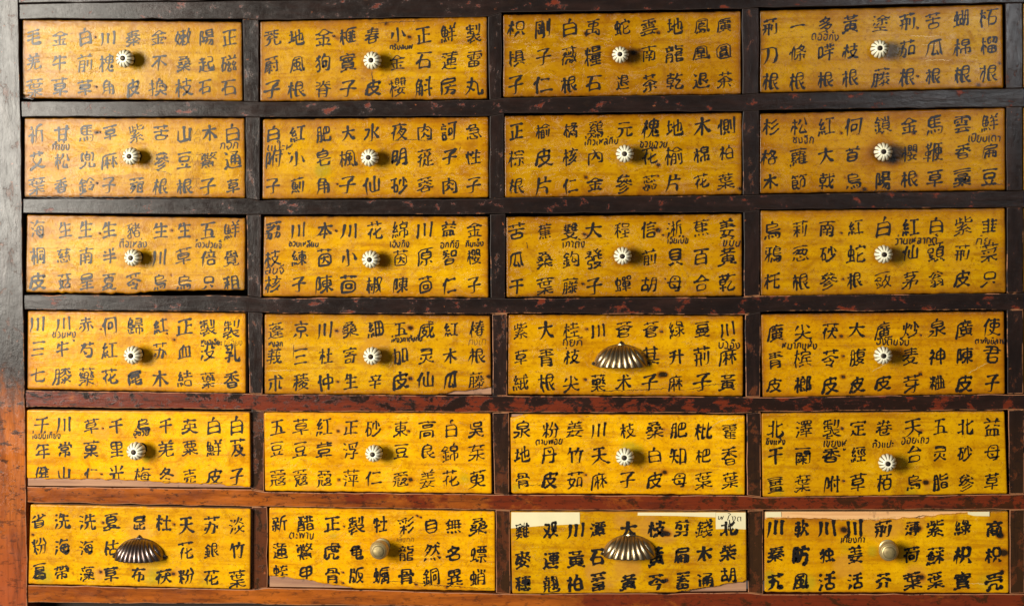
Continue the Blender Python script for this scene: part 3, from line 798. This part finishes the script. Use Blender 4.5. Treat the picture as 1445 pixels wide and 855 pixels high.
CRACK = {(3,2):[(0,[(560,502),(760,497),(900,490),(1000,486),(1090,500)]),(0,[(1085,494),(1200,470),(1250,462),(1398,463)])],
 (5,1):[(0,[(740,455),(800,464),(900,460),(1000,480),(1120,488),(1230,497),(1375,500)])], (1,3):[(0,[(1228,457),(1290,452),(1342,455)]),(0,[(560,490),(720,484),(900,487)])],
 (4,2):[(1,[(1215,165),(1240,130),(1300,104),(1400,96)]),(0,[(110,468),(240,472),(400,466)]),(1,[(100,112),(150,92),(200,82)])], (2,0):[(1,[(945,472),(1040,450),(1120,430)])],
 (0,1):[(0,[(778,152),(782,128)]),(0,[(700,418),(704,470)]),(0,[(700,140),(860,128),(1060,124)])], (3,0):[(1,[(1070,458),(1200,462),(1370,460)])], (5,3):[(1,[(420,98),(560,106),(660,98),(780,88)]),(0,[(860,92),(930,80)]),(1,[(1100,440),(1290,446)])],
 (0,0):[(1,[(265,170),(300,205)]),(0,[(130,548),(190,556)])], (1,0):[(0,[(860,395),(960,420)]),(0,[(140,546),(400,549),(700,545),(1000,552)])], (2,2):[(0,[(190,225),(196,262)]),(0,[(90,528),(300,530),(520,524)])],
 (0,3):[(1,[(840,190),(960,196),(1000,188)]),(1,[(900,240),(990,236)]),(1,[(920,325),(1000,318),(1060,322)])], (1,1):[(0,[(820,245),(920,236),(1040,244)]),(0,[(1210,300),(1216,275)])],
 (3,1):[(0,[(245,250),(242,330)]),(0,[(650,128),(780,134),(870,128)]),(1,[(75,405),(250,402)])], (5,2):[(0,[(1010,498),(1180,470)])], (3,3):[(1,[(640,372),(720,330)]),(1,[(1150,380),(1260,320)])]}
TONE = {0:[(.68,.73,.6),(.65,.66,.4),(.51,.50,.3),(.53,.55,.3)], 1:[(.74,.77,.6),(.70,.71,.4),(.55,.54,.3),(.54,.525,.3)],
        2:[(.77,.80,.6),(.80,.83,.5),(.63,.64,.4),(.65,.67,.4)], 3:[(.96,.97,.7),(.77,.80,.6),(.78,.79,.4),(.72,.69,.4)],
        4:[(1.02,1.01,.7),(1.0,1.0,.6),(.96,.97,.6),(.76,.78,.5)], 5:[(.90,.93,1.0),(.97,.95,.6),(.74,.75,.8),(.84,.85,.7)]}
LABEL = {
 (0,0):'yellow lettered drawer at the top left, its left end dulled by a cool sheen',
 (0,1):'yellow drawer in top row, second from left, one pen note right of its knob',
 (0,2):'yellow drawer in top row with fluted knob in a brown stain and no pen notes',
 (0,3):'yellow lettered drawer at the top right with crinkled shiny paint',
 (1,0):'yellow drawer at left end of second row, thin grey characters added between bold ones',
 (1,1):'yellow drawer, second row, second from left, with faint green smear under its lettering',
 (1,2):'yellow drawer, second row, third from left, two black pen notes beside its knob',
 (1,3):'yellow drawer at right end of second row, wide dark stain round its white knob',
 (2,0):'yellow drawer at left end of third row with warped, lifted lower edge',
 (2,1):'yellow drawer, third row, second from left, with five small pen notes',
 (2,2):'yellow drawer, third row, third from left, pen notes along its upper half',
 (2,3):'yellow drawer at right end of third row, pale scraped patch in its lower right corner',
 (3,0):'bright yellow drawer at left end of fourth row, red-brown worn rails around it',
 (3,1):'yellow drawer, fourth row, second from left, pinkish rubbed patches round its knob',
 (3,2):'yellow drawer with brass shell pull in the fourth row, under a plain knobbed drawer',
 (3,3):'yellow drawer at right end of fourth row, beside the brass shell pull drawer',
 (4,0):'bright yellow drawer with torn lower edge showing bare wood, left end of fifth row',
 (4,1):'bright yellow drawer with rounded corners and no pen notes, second in fifth row',
 (4,2):'yellow drawer with chipped top left corner and one pen note, third in fifth row',
 (4,3):'yellow drawer at right end of fifth row with a row of four pen notes',
 (5,0):'yellow drawer with dark pewter shell pull at bottom left',
 (5,1):'yellow drawer with round brass knob and paint split off its lower left, bottom row',
 (5,2):'yellow drawer with paper tape on its top edge and a shell pull, bottom row',
 (5,3):'yellow drawer with bold smudged lettering and round brass knob, bottom right'}

KPROF = [(.0070,.0),(.0072,.001),(.0062,.0024),(.0052,.005),(.0050,.0075),(.0060,.0095),(.0082,.0110,.5),(.0103,.0138,.9),(.0113,.0170,1),(.0114,.0195,1),
         (.0109,.0226,1),(.0097,.0256,1),(.0078,.0279,.95),(.0056,.0294,.75),(.0034,.0300,.3),(.0030,.0292)]
BPROF = [(.0105,0),(.0107,.0012),(.0098,.002),(.0066,.003),(.0056,.008),(.0062,.012),(.0098,.0145),(.0118,.0175),(.0121,.0205),(.0116,.0232),(.0108,.0238),
         (.0110,.0246),(.0108,.0262),(.0100,.0272),(.0094,.0275),(.0092,.0283),(.0084,.0292),(.006,.0300),(.003,.0304),(.0008,.0305)]

def quad_pt(Q, fx, t):                                # bilinear: t = 0 top, 1 bottom
    a = Q[0] + (Q[1] - Q[0]) * fx; b = Q[3] + (Q[2] - Q[3]) * fx
    return a + (b - a) * t

def warp(r, c, fx, t):
    # boards of this age are not flat; torn corners lift
    w = .00025 * np.sin(fx * 5 + r) * np.sin(t * 3 + c)
    if (r, c) == (2, 0): w = w - .0022 * np.clip((fx - .55) / .45, 0, 1) * t ** 2
    if (r, c) in ((3, 1), (5, 2)): w = w - .0015 * np.clip((fx - .7) / .3, 0, 1) * t ** 2
    return w

def facing(r, c, Q, Qc, y, org, parent):
    Wd = np.linalg.norm(Q[1] - Q[0]); Hd = np.linalg.norm(Q[3] - Q[0]); hc = np.linalg.norm(Qc[3] - Qc[0])
    xs = np.unique(np.r_[0, .0004/Wd, .0009/Wd, .0016/Wd, .003/Wd, np.linspace(.005/Wd, 1-.005/Wd, 120), 1-.003/Wd, 1-.0016/Wd, 1-.0009/Wd, 1-.0004/Wd, 1])
    ts = np.unique(np.r_[0, .0004/Hd, .0009/Hd, .0016/Hd, .003/Hd, np.linspace(.005/Hd, 1-.005/Hd, 42), 1-.003/Hd, 1-.0016/Hd, 1-.0009/Hd, 1-.0004/Hd, 1])
    nx, ny = len(xs), len(ts)
    ragged = lambda n, a, k: np.convolve(rng.normal(0, a, n + 2 * k), np.ones(k) / k, 'same')[k:-k]
    tb = np.interp(xs, *zip(*BOT[(r, c)])) / hc if (r, c) in BOT else np.zeros(nx)
    tt = np.interp(xs, *zip(*TOP[(r, c)])) / hc if (r, c) in TOP else np.zeros(nx)
    tb = tb + ragged(nx, .0032, 3) * (1 + 2.0 * (np.abs(tb) > .01)); tt = tt + ragged(nx, .0026, 3) * (1 + 3 * (np.abs(tt) > .01))
    rad = .0022
    V = np.zeros((ny, nx, 3)); CR = np.zeros((ny, nx, 2)); ED = np.zeros((ny, nx))
    for j, t in enumerate(ts):
        te = tt + (1 + tb - tt) * t
        dy = min(t, 1 - t) * Hd
        ins = (rad - math.sqrt(max(0, rad**2 - (rad - dy)**2))) / Wd if dy < rad else 0
        fx = ins + xs * (1 - 2 * ins)
        for i in range(nx):
            V[j, i] = quad_pt(Q, fx[i], te[i]); CR[j, i] = quad_pt(Qc, fx[i], te[i])
        ED[j] = np.minimum(np.minimum(xs, 1 - xs) * Wd, dy)
    V[..., 1] = y + .0009 * (1 - np.minimum(1, ED / .0014)) ** 2
    # a board of this age is not flat
    V[..., 1] += warp(r, c, xs[None, :], ts[:, None])
    # wear channels
    A = np.zeros((ny, nx, 4)); A[..., 3] = 1
    A[..., 0] += .46 * np.exp(-ED / .0022) + (.40 if r < 4 else .20) * np.exp(-ED / .011) + (.10 if r < 3 else .04)
    A[..., 1] += (.50 if r >= 4 else .18) * np.exp(-(ED / .0016) ** 2)
    if r >= 4: A[..., 0] *= .6
    sp = list(SPOT.get((r, c), []))
    if (r, c) in KNOB: k = KNOB[(r, c)]; sp.append((k[0] + 12, k[1] + 6, 44, 'r', .75))
    for (x, yy, rr, ch, st) in sp:
        d = np.hypot(CR[..., 0] - x, (CR[..., 1] - yy) * (1.25 if ch == 'r' else 1.0)) / rr
        A[..., 'rgb'.index(ch)] += st * np.exp(-(d ** (2.4 if rr < 30 else 1.8)))
    v = V.reshape(-1, 3).tolist(); f = []
    for j in range(ny - 1):
        for i in range(nx - 1):
            k = j * nx + i; f.append((k, k + nx, k + nx + 1, k + 1))
    ring = [i for i in range(nx)] + [j * nx + nx - 1 for j in range(1, ny)] + [(ny - 1) * nx + i for i in range(nx - 2, -1, -1)] + [j * nx for j in range(ny - 2, 0, -1)]
    b0 = len(v); yb = y + .0026
    v += [(v[i][0], yb, v[i][2]) for i in ring]
    n = len(ring)
    for k in range(n): f.append((ring[k], ring[(k + 1) % n], b0 + (k + 1) % n, b0 + k))
    me = mesh('painted_face', v, f, org)
    ca = me.color_attributes.new('wear', 'FLOAT_COLOR', 'POINT')
    cols = np.vstack([A.reshape(-1, 4), np.array([A.reshape(-1, 4)[i] for i in ring])])
    ca.data.foreach_set('color', cols.ravel())
    o = link('painted_face', me, YEL, parent)
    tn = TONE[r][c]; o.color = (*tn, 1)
    return o

def shell_pull(r, c, y, org, parent):
    ux, uy, w, h, kind = PULL[(r, c)]
    ox, oy, s = crop(r, c)
    # the lip stands off the board: survey it on a plane in front of the drawer
    P0 = at(ox + ux * s, oy + uy * s, y - .016); Pl = at(ox + (ux - w / 2) * s, oy + uy * s, y); Pr = at(ox + (ux + w / 2) * s, oy + uy * s, y)
    Pt = at(ox + ux * s, oy + (uy - h) * s, y)
    a = (Pr[0] - Pl[0]) / 2 * .93; cxx = (Pl[0] + Pr[0]) / 2; cz = P0[2] + .003; hh = (Pt[2] - cz) * .93; d = .023
    NA, NB = 140, 30
    v, f, g = [], [], []
    for j in range(NB + 1):
        be = j / NB * math.pi / 2 * 1.04
        for i in range(NA + 1):
            al = (i / NA * 2 - 1) * math.pi / 2
            x = math.sin(al); cc = max(.0, math.cos(al)) ** .85
            z = cc * math.cos(be); yy = cc * math.sin(be)
            ph = math.atan2(x, 1.75 - max(z, 0)) / 0.52 if kind == 0 else math.atan2(x, 1.9 - max(z, 0)) / .49
            fl = abs(math.cos(ph * math.pi * (3.6 if kind == 0 else 4.4)))
            amt = min(1, j / 9) * min(1, cc * 2.2)
            k = 1 - .13 * amt * (1 - fl ** .8)
            g.append(amt * (1 - fl) ** 1.6)
            v.append((cxx + a * x * (1 - .02 * amt * (1 - fl)), y - .0012 - d * yy * k, cz + hh * z * k))
    for j in range(NB):
        for i in range(NA):
            k = j * (NA + 1) + i; f.append((k, k + 1, k + NA + 2, k + NA + 1))
    me = mesh('shell_pull', v, f, org)
    ca = me.color_attributes.new('groove', 'FLOAT_COLOR', 'POINT'); g = np.array(g)
    ca.data.foreach_set('color', np.stack([g, g, g, np.ones_like(g)], 1).ravel())
    MM = STEEL if kind == 0 else PEWTER
    o = link('shell_pull', me, MM, parent)
    so = o.modifiers.new('thickness', 'SOLIDIFY'); so.thickness = .0011; so.offset = -1
    # flat rim against the board with a tab at the crown and one at each side
    ov, of = [], []
    n = 72
    for i in range(n + 1):
        t = math.pi * i / n
        tab = .0042 * math.exp(-((t - math.pi / 2) / .075) ** 2) + .0036 * (math.exp(-((t - .06) / .06) ** 2) + math.exp(-((t - math.pi + .06) / .06) ** 2))
        for k, (e, yy) in enumerate(((-.003, -.0019), (.0016 + tab, -.0019), (.0021 + tab, -.0002), (-.003, -.0002))):
            ov.append((cxx + (a + e) * math.cos(t), y + yy, cz + (hh + e) * math.sin(t)))
    for i in range(n):
        for k in range(4):
            A_, B_ = 4 * i + k, 4 * i + (k + 1) % 4; of.append((A_, A_ + 4, B_ + 4, B_))
    of += [(0, 1, 2, 3), (4 * n + 3, 4 * n + 2, 4 * n + 1, 4 * n)]
    link('rim', mesh('rim', ov, of, org), MM, o)
    for (sx, sz) in ((cxx, cz + hh + .0036), (cxx - a - .0026, cz + .003), (cxx + a + .0026, cz + .003)):
        link('screw', lathe([(.0017, 0), (.0017, .0007), (.0011, .0013), (.0003, .0015)], 14, (sx, y - .0018, sz), org=org), SCREW, o)

def make_knob(r, c, y, org, parent):
    ux, uy = KNOB[(r, c)]; ox, oy, s = crop(r, c)
    china = (r, c) not in ((5, 1), (5, 3))
    p = at(ox + ux * s, oy + uy * s, y - (.018 if china else .019))     # where its body is, above the board
    tx, tz = rng.normal(0, .02, 2)
    ctr = (p[0] - tx * .02, y, p[2] - tz * .02)
    sc = {(4,0):1.06,(3,0):1.04,(0,1):1.02,(0,2):.93,(1,3):.98,(0,3):1.0}.get((r, c), 1.0) * random.uniform(.98, 1.03)
    if china:
        o = link('knob', lathe([(q[0] * sc, q[1], *q[2:]) for q in KPROF], 120, ctr, (tx, tz), 12, .10, org, random.uniform(0, 1)), CHINA, parent)
        pr = [(.0031 * sc, .0284), (.0031 * sc, .0303), (.0026 * sc, .0310), (.001, .0312)]
        link('screw', lathe(pr, 20, ctr, (tx, tz), org=org), SCREW, o)
        link('collar', lathe([(.0082, 0), (.0083, .0012), (.0074, .002), (.0066, .0021)], 28, ctr, org=org), SCREW, o)
    else:
        o = link('knob', lathe(BPROF, 48, ctr, (tx, tz), org=org), BRASS, parent)
        link('cap', lathe([(.0080, .0290), (.0076, .0298), (.0058, .0308), (.003, .0313), (.0006, .0314)], 32, ctr, (tx, tz), org=org), OLDB, o)

def paper(name, pts, y, org, parent, label=None):
    P = [at(u, v, y) for u, v in pts]; n = len(P)
    v = [(p[0], y - .00035, p[2]) for p in P] + [(p[0], y, p[2]) for p in P]
    f = [tuple(range(n))[::-1]] + [(i, (i + 1) % n, n + (i + 1) % n, n + i) for i in range(n)]
    o = link(name, mesh(name, v, f, org), TAPE, parent, smooth=False)
    if label: o['label'] = label
    return o

def drawer_box(Q, y, org, parent, board=True):
    """front board behind the painted facing and the open box that slides into the cabinet"""
    x0 = max(Q[0][0], Q[3][0]) + .002; x1 = min(Q[1][0], Q[2][0]) - .002
    z1 = min(Q[0][2], Q[1][2]) - .002; z0 = max(Q[2][2], Q[3][2]) + .002
    v = []
    for q_, (ix, iz) in zip(Q, ((.0006, -.0006), (-.0006, -.0006), (-.0006, .0006), (.0006, .0006))): v.append((q_[0] + ix, y + .0028, q_[2] + iz))
    for q_ in v[:4]: pass
    v += [(p[0], y + .016, p[2]) for p in v[:4]]
    f = [(3, 2, 1, 0), (4, 5, 6, 7), (0, 1, 5, 4), (1, 2, 6, 5), (2, 3, 7, 6), (3, 0, 4, 7)]
    fb = link('front_board', mesh('front_board', v, f, org), BOARD, parent, smooth=False)
    yb = y + .0163
    w = .008
    link('drawer_box', boxes([(x0, x0 + w, yb, .36, z0, z1 - .012), (x1 - w, x1, yb, .36, z0, z1 - .012),
                              (x0 + w + .0002, x1 - w - .0002, .352, .3598, z0, z1 - .012), (x0 + w + .0002, x1 - w - .0002, yb, .3518, z0 + .003, z0 + .009)], org), BOXW, parent, smooth=False)
    return fb

GROUP = 'lettered drawers of the medicine cabinet'
for r in range(6):
    for c in range(4):
        ox, oy, s = crop(r, c)
        y = -PROUD[r][c]
        Qc = [np.array(p, float) for p in FRONT[(r, c)]]
        Q = [at(ox + p[0] * s, oy + p[1] * s, y) for p in Qc]
        base = (Q[2] + Q[3]) / 2
        d = empty('drawer', base); d['label'] = LABEL[(r, c)]; d['category'] = 'drawer'; d['group'] = GROUP
        org = np.array(base)
        fb = drawer_box(Q, y, org, d)
        if (r, c) == (5, 3): fb.data.materials[0] = PALE
        facing(r, c, Q, Qc, y, org, d)
        # nails that hold the front to the partitions of the box
        for q in SPOT[(r, c)]:
            if q[3] == 'r' and q[2] <= 16 and q[4] >= 1.0 and 450 < q[0] < 1000:
                p = at(ox + q[0] * s, oy + q[1] * s, y)
                link('nail', lathe([(.0012, -.001), (.0012, .0001), (.0008, .00030), (.0002, .00034)], 10, (p[0], y, p[2]), org=org), IRON, d)
        # brush lettering
        words = TX[r * 4 + c].split(' ')
        ink = Ink(); bold = 1.42 if r == 5 and c == 3 else 1.36 if r == 5 and c == 2 else 1.12 if r == 5 else .86 if r == 4 and c == 1 else 1.0
        bc, tc = BOT.get((r, c)), TOP.get((r, c))
        for k, wd in enumerate(words):
            fx = (COLX[(r, c)][k] - COLX[(r, c)][0]) / (COLX[(r, c)][8] - COLX[(r, c)][0])
            for j, ch in enumerate(wd):
                if ch == '_': continue
                yl, yr = ROWY[(r, c)][0][j], ROWY[(r, c)][1][j]
                px, py = COLX[(r, c)][k] + random.uniform(-4, 4), yl + (yr - yl) * fx + random.uniform(-4, 4)
                if (r, c, k, j) == (5, 2, 8, 2): py = 402
                p = at(ox + px * s, oy + py * s, y)
                yw = y + float(warp(r, c, (px - Qc[0][0]) / (Qc[1][0] - Qc[0][0]), (py + 20 - Qc[0][1]) / (Qc[3][1] - Qc[0][1]))) - .0002
                em = .0226 * random.uniform(.92, 1.08); rot = random.uniform(-.05, .07)
                co, si = math.cos(rot) * em, math.sin(rot) * em
                zmin = -9.0
                if bc:
                    ff = (px - Qc[3][0]) / (Qc[2][0] - Qc[3][0]); sh = np.interp(ff, *zip(*bc))
                    yy = Qc[3][1] + (Qc[2][1] - Qc[3][1]) * ff + sh
                    zmin = at(ox + px * s, oy + (yy - 6) * s, y)[2]
                def place(a, b, lift, p=p, co=co, si=si, zmin=zmin, yw=yw):
                    return (p[0] + a * co - b * si, yw - .0003 - lift, max(zmin, p[2] + a * si + b * co))
                brush_char(ink, (GL[ch]), place, bold * random.uniform(.9, 1.12), k0=j * 13)
        ink.build('lettering', INKB if r == 5 and c >= 2 else INK, d, org)
        if (r, c) in NOTES:
            for (ti, px, py, wd) in NOTES[(r, c)]:
                st = (TG[TH[abs(ti)]])
                x1 = max(q[:, 0].max() for q in st)
                p = at(ox + (px - wd / 2) * s, oy + py * s, y); p2 = at(ox + (px + wd / 2) * s, oy + py * s, y)
                kx = (p2[0] - p[0]) / x1; kz = min(kx * 1.3, .0160); kz = max(kz, .0105)
                tilt = random.uniform(-.05, .06)
                def place(a, b, lift, p=p, kx=kx, kz=kz, tilt=tilt):
                    return (p[0] + a * kx, y - .0003 - lift, p[2] + (b - .35) * kz + tilt * a * kx)
                note = Ink(); pen_word(note, st, place,   .00076 / kx * (1.15 if ti >= 0 else .8))
                note.build('pen_note' if ti >= 0 else 'faded_pen_note', PEN if ti >= 0 else PENCIL, d, org)
        if (r, c) == (1, 0):
            pc = Ink()
            for ch, px, py in (('哈', 1090, 205), ('欢', 1092, 335), ('灰', 1088, 468)):
                p = at(ox + px * s, oy + py * s, y)
                def place(a, b, lift, p=p): return (p[0] + a * .0185, y - .0003 - lift, p[2] + b * .0205)
                pen_word(pc, [q - np.array([.5, .4]) for q in (GL[ch])], place, .020)
            pc.build('thin_added_characters', PENCIL, d, org)
        for pale, L in CRACK.get((r, c), []):
            ck = Ink(); q0 = np.array(L[0], float)
            Qk, Lk = smooth_line((np.array(L, float) - q0) / 100, .06)
            Qk = Qk + np.c_[rng.normal(0, .006, len(Qk)), rng.normal(0, .022, len(Qk))]
            def place(a, b, lift):
                u, v = q0[0] + a * 100, q0[1] + b * 100
                yw = y + float(warp(r, c, (u - Qc[0][0]) / (Qc[1][0] - Qc[0][0]), (v - Qc[0][1]) / (Qc[3][1] - Qc[0][1])))
                p = at(ox + u * s, oy + v * s, yw - .0003 - lift); return tuple(p)
            ck.ribbon(Qk, .024 * np.interp(np.linspace(0, 1, len(Qk)), [0, .15, .8, 1], [.2, 1, .8, .1]) * rng.uniform(.4, 1.3, len(Qk)), place, .00006)
            ck.build('paint_scratch' if pale else 'crack', SCRATCH if pale else PEN, d, org)
        if (r, c) in PULL: shell_pull(r, c, y, org, d)
        else: make_knob(r, c, y, org, d)
        if (r, c) == (5, 2):
            cv = lambda L: [(ox + a * s, oy + b * s) for a, b in L]
            paper('paper_tape', cv([(103, 67), (474, 67), (475, 131), (300, 138), (101, 154)]), y - .0002, org, d)
            paper('paper_tape', cv([(790, 68), (1100, 68), (1213, 67), (1213, 94), (1000, 86), (789, 84)]), y - .0002, org, d)
            paper('paper_note', cv([(1214, 68), (1376, 68), (1377, 160), (1290, 156), (1214, 158)]), y - .0002, org, d, 'square paper note with black pen writing')
            pen = Ink()
            for (ti, px, py, wd) in ((41, 1252, 96, 62), (42, 1322, 100, 55)):
                st = (TG[TH[ti]]); x1 = max(q[:, 0].max() for q in st)
                p = at(ox + (px - wd / 2) * s, oy + py * s, y); p2 = at(ox + (px + wd / 2) * s, oy + py * s, y)
                kx = (p2[0] - p[0]) / x1
                def place(a, b, lift, p=p, kx=kx): return (p[0] + a * kx, y - .0007 - lift, p[2] + (b - .3) * .011)
                pen_word(pen, st, place, .0005 / kx)
            p = at(ox + 1275 * s, oy + 146 * s, y)
            def place(a, b, lift, p=p): return (p[0] + a * .018, y - .0007 - lift, p[2] + b * .012)
            brush_char(pen, (GL['北'])[:4], place, .9)
            pen.build('note_writing', PEN, d, org)
        if (r, c) == (5, 3):
            cv = lambda L: [(ox + a * s, oy + b * s) for a, b in L]
            paper('paper_tape', cv([(76, 64), (158, 63), (160, 90), (77, 92)]), y + .0024, org, d)
            paper('paper_tape', cv([(1146, 63), (1262, 62), (1262, 86), (1180, 84), (1148, 76)]), y - .0010, org, d)

# fifth column: cut off by the edge of the photograph, only a sliver of paint shows
ORD = ('top', 'second', 'third', 'fourth', 'fifth', 'bottom')
for r in range(6):
    y = .003
    xl, xr_ = XR5[r] + 1.2, XR5[r] + CW5 - 2
    k = (OT[r][3][1] - OT[r][3][0]) / 350 * .8
    yt, yb = OT[r][3][1], OB[r][3][1]
    fq = [(xl, yt + k * 22 + 2), (xr_, yt + k * 370 + 2), (xr_, yb + k * 370 - 1.5), (xl, yb + k * 22 - 1.5)]
    Q = [at(u, v, y) for u, v in fq]
    base = (Q[2] + Q[3]) / 2; org = np.array(base)
    d = empty('drawer', base); d['category'] = 'drawer'; d['group'] = GROUP
    d['label'] = 'sliver of a yellow drawer cut off by the right edge, %s row' % ORD[r]
    drawer_box(Q, y, org, d)
    Qc = [np.array(p) * 4 for p in fq]
    facing(r, 3, Q, [q - 1e5 for q in Qc], y, org, d) if False else None
    v = [tuple(q_) for q_ in Q] + [(q_[0], y + .0026, q_[2]) for q_ in Q]
    f = [(3, 2, 1, 0), (0, 1, 5, 4), (1, 2, 6, 5), (2, 3, 7, 6), (3, 0, 4, 7)]
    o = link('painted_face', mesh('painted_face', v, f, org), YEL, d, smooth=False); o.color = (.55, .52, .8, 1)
    p = quad_pt(Q, .5, .5); ctr = (p[0], y, p[2])
    o = link('knob', lathe(KPROF, 60, ctr, (0, 0), 12, .10, org), CHINA, d)
    link('screw', lathe([(.0031, .0284), (.0031, .0303), (.0026, .0310), (.001, .0312)], 16, ctr, org=org), SCREW, o)
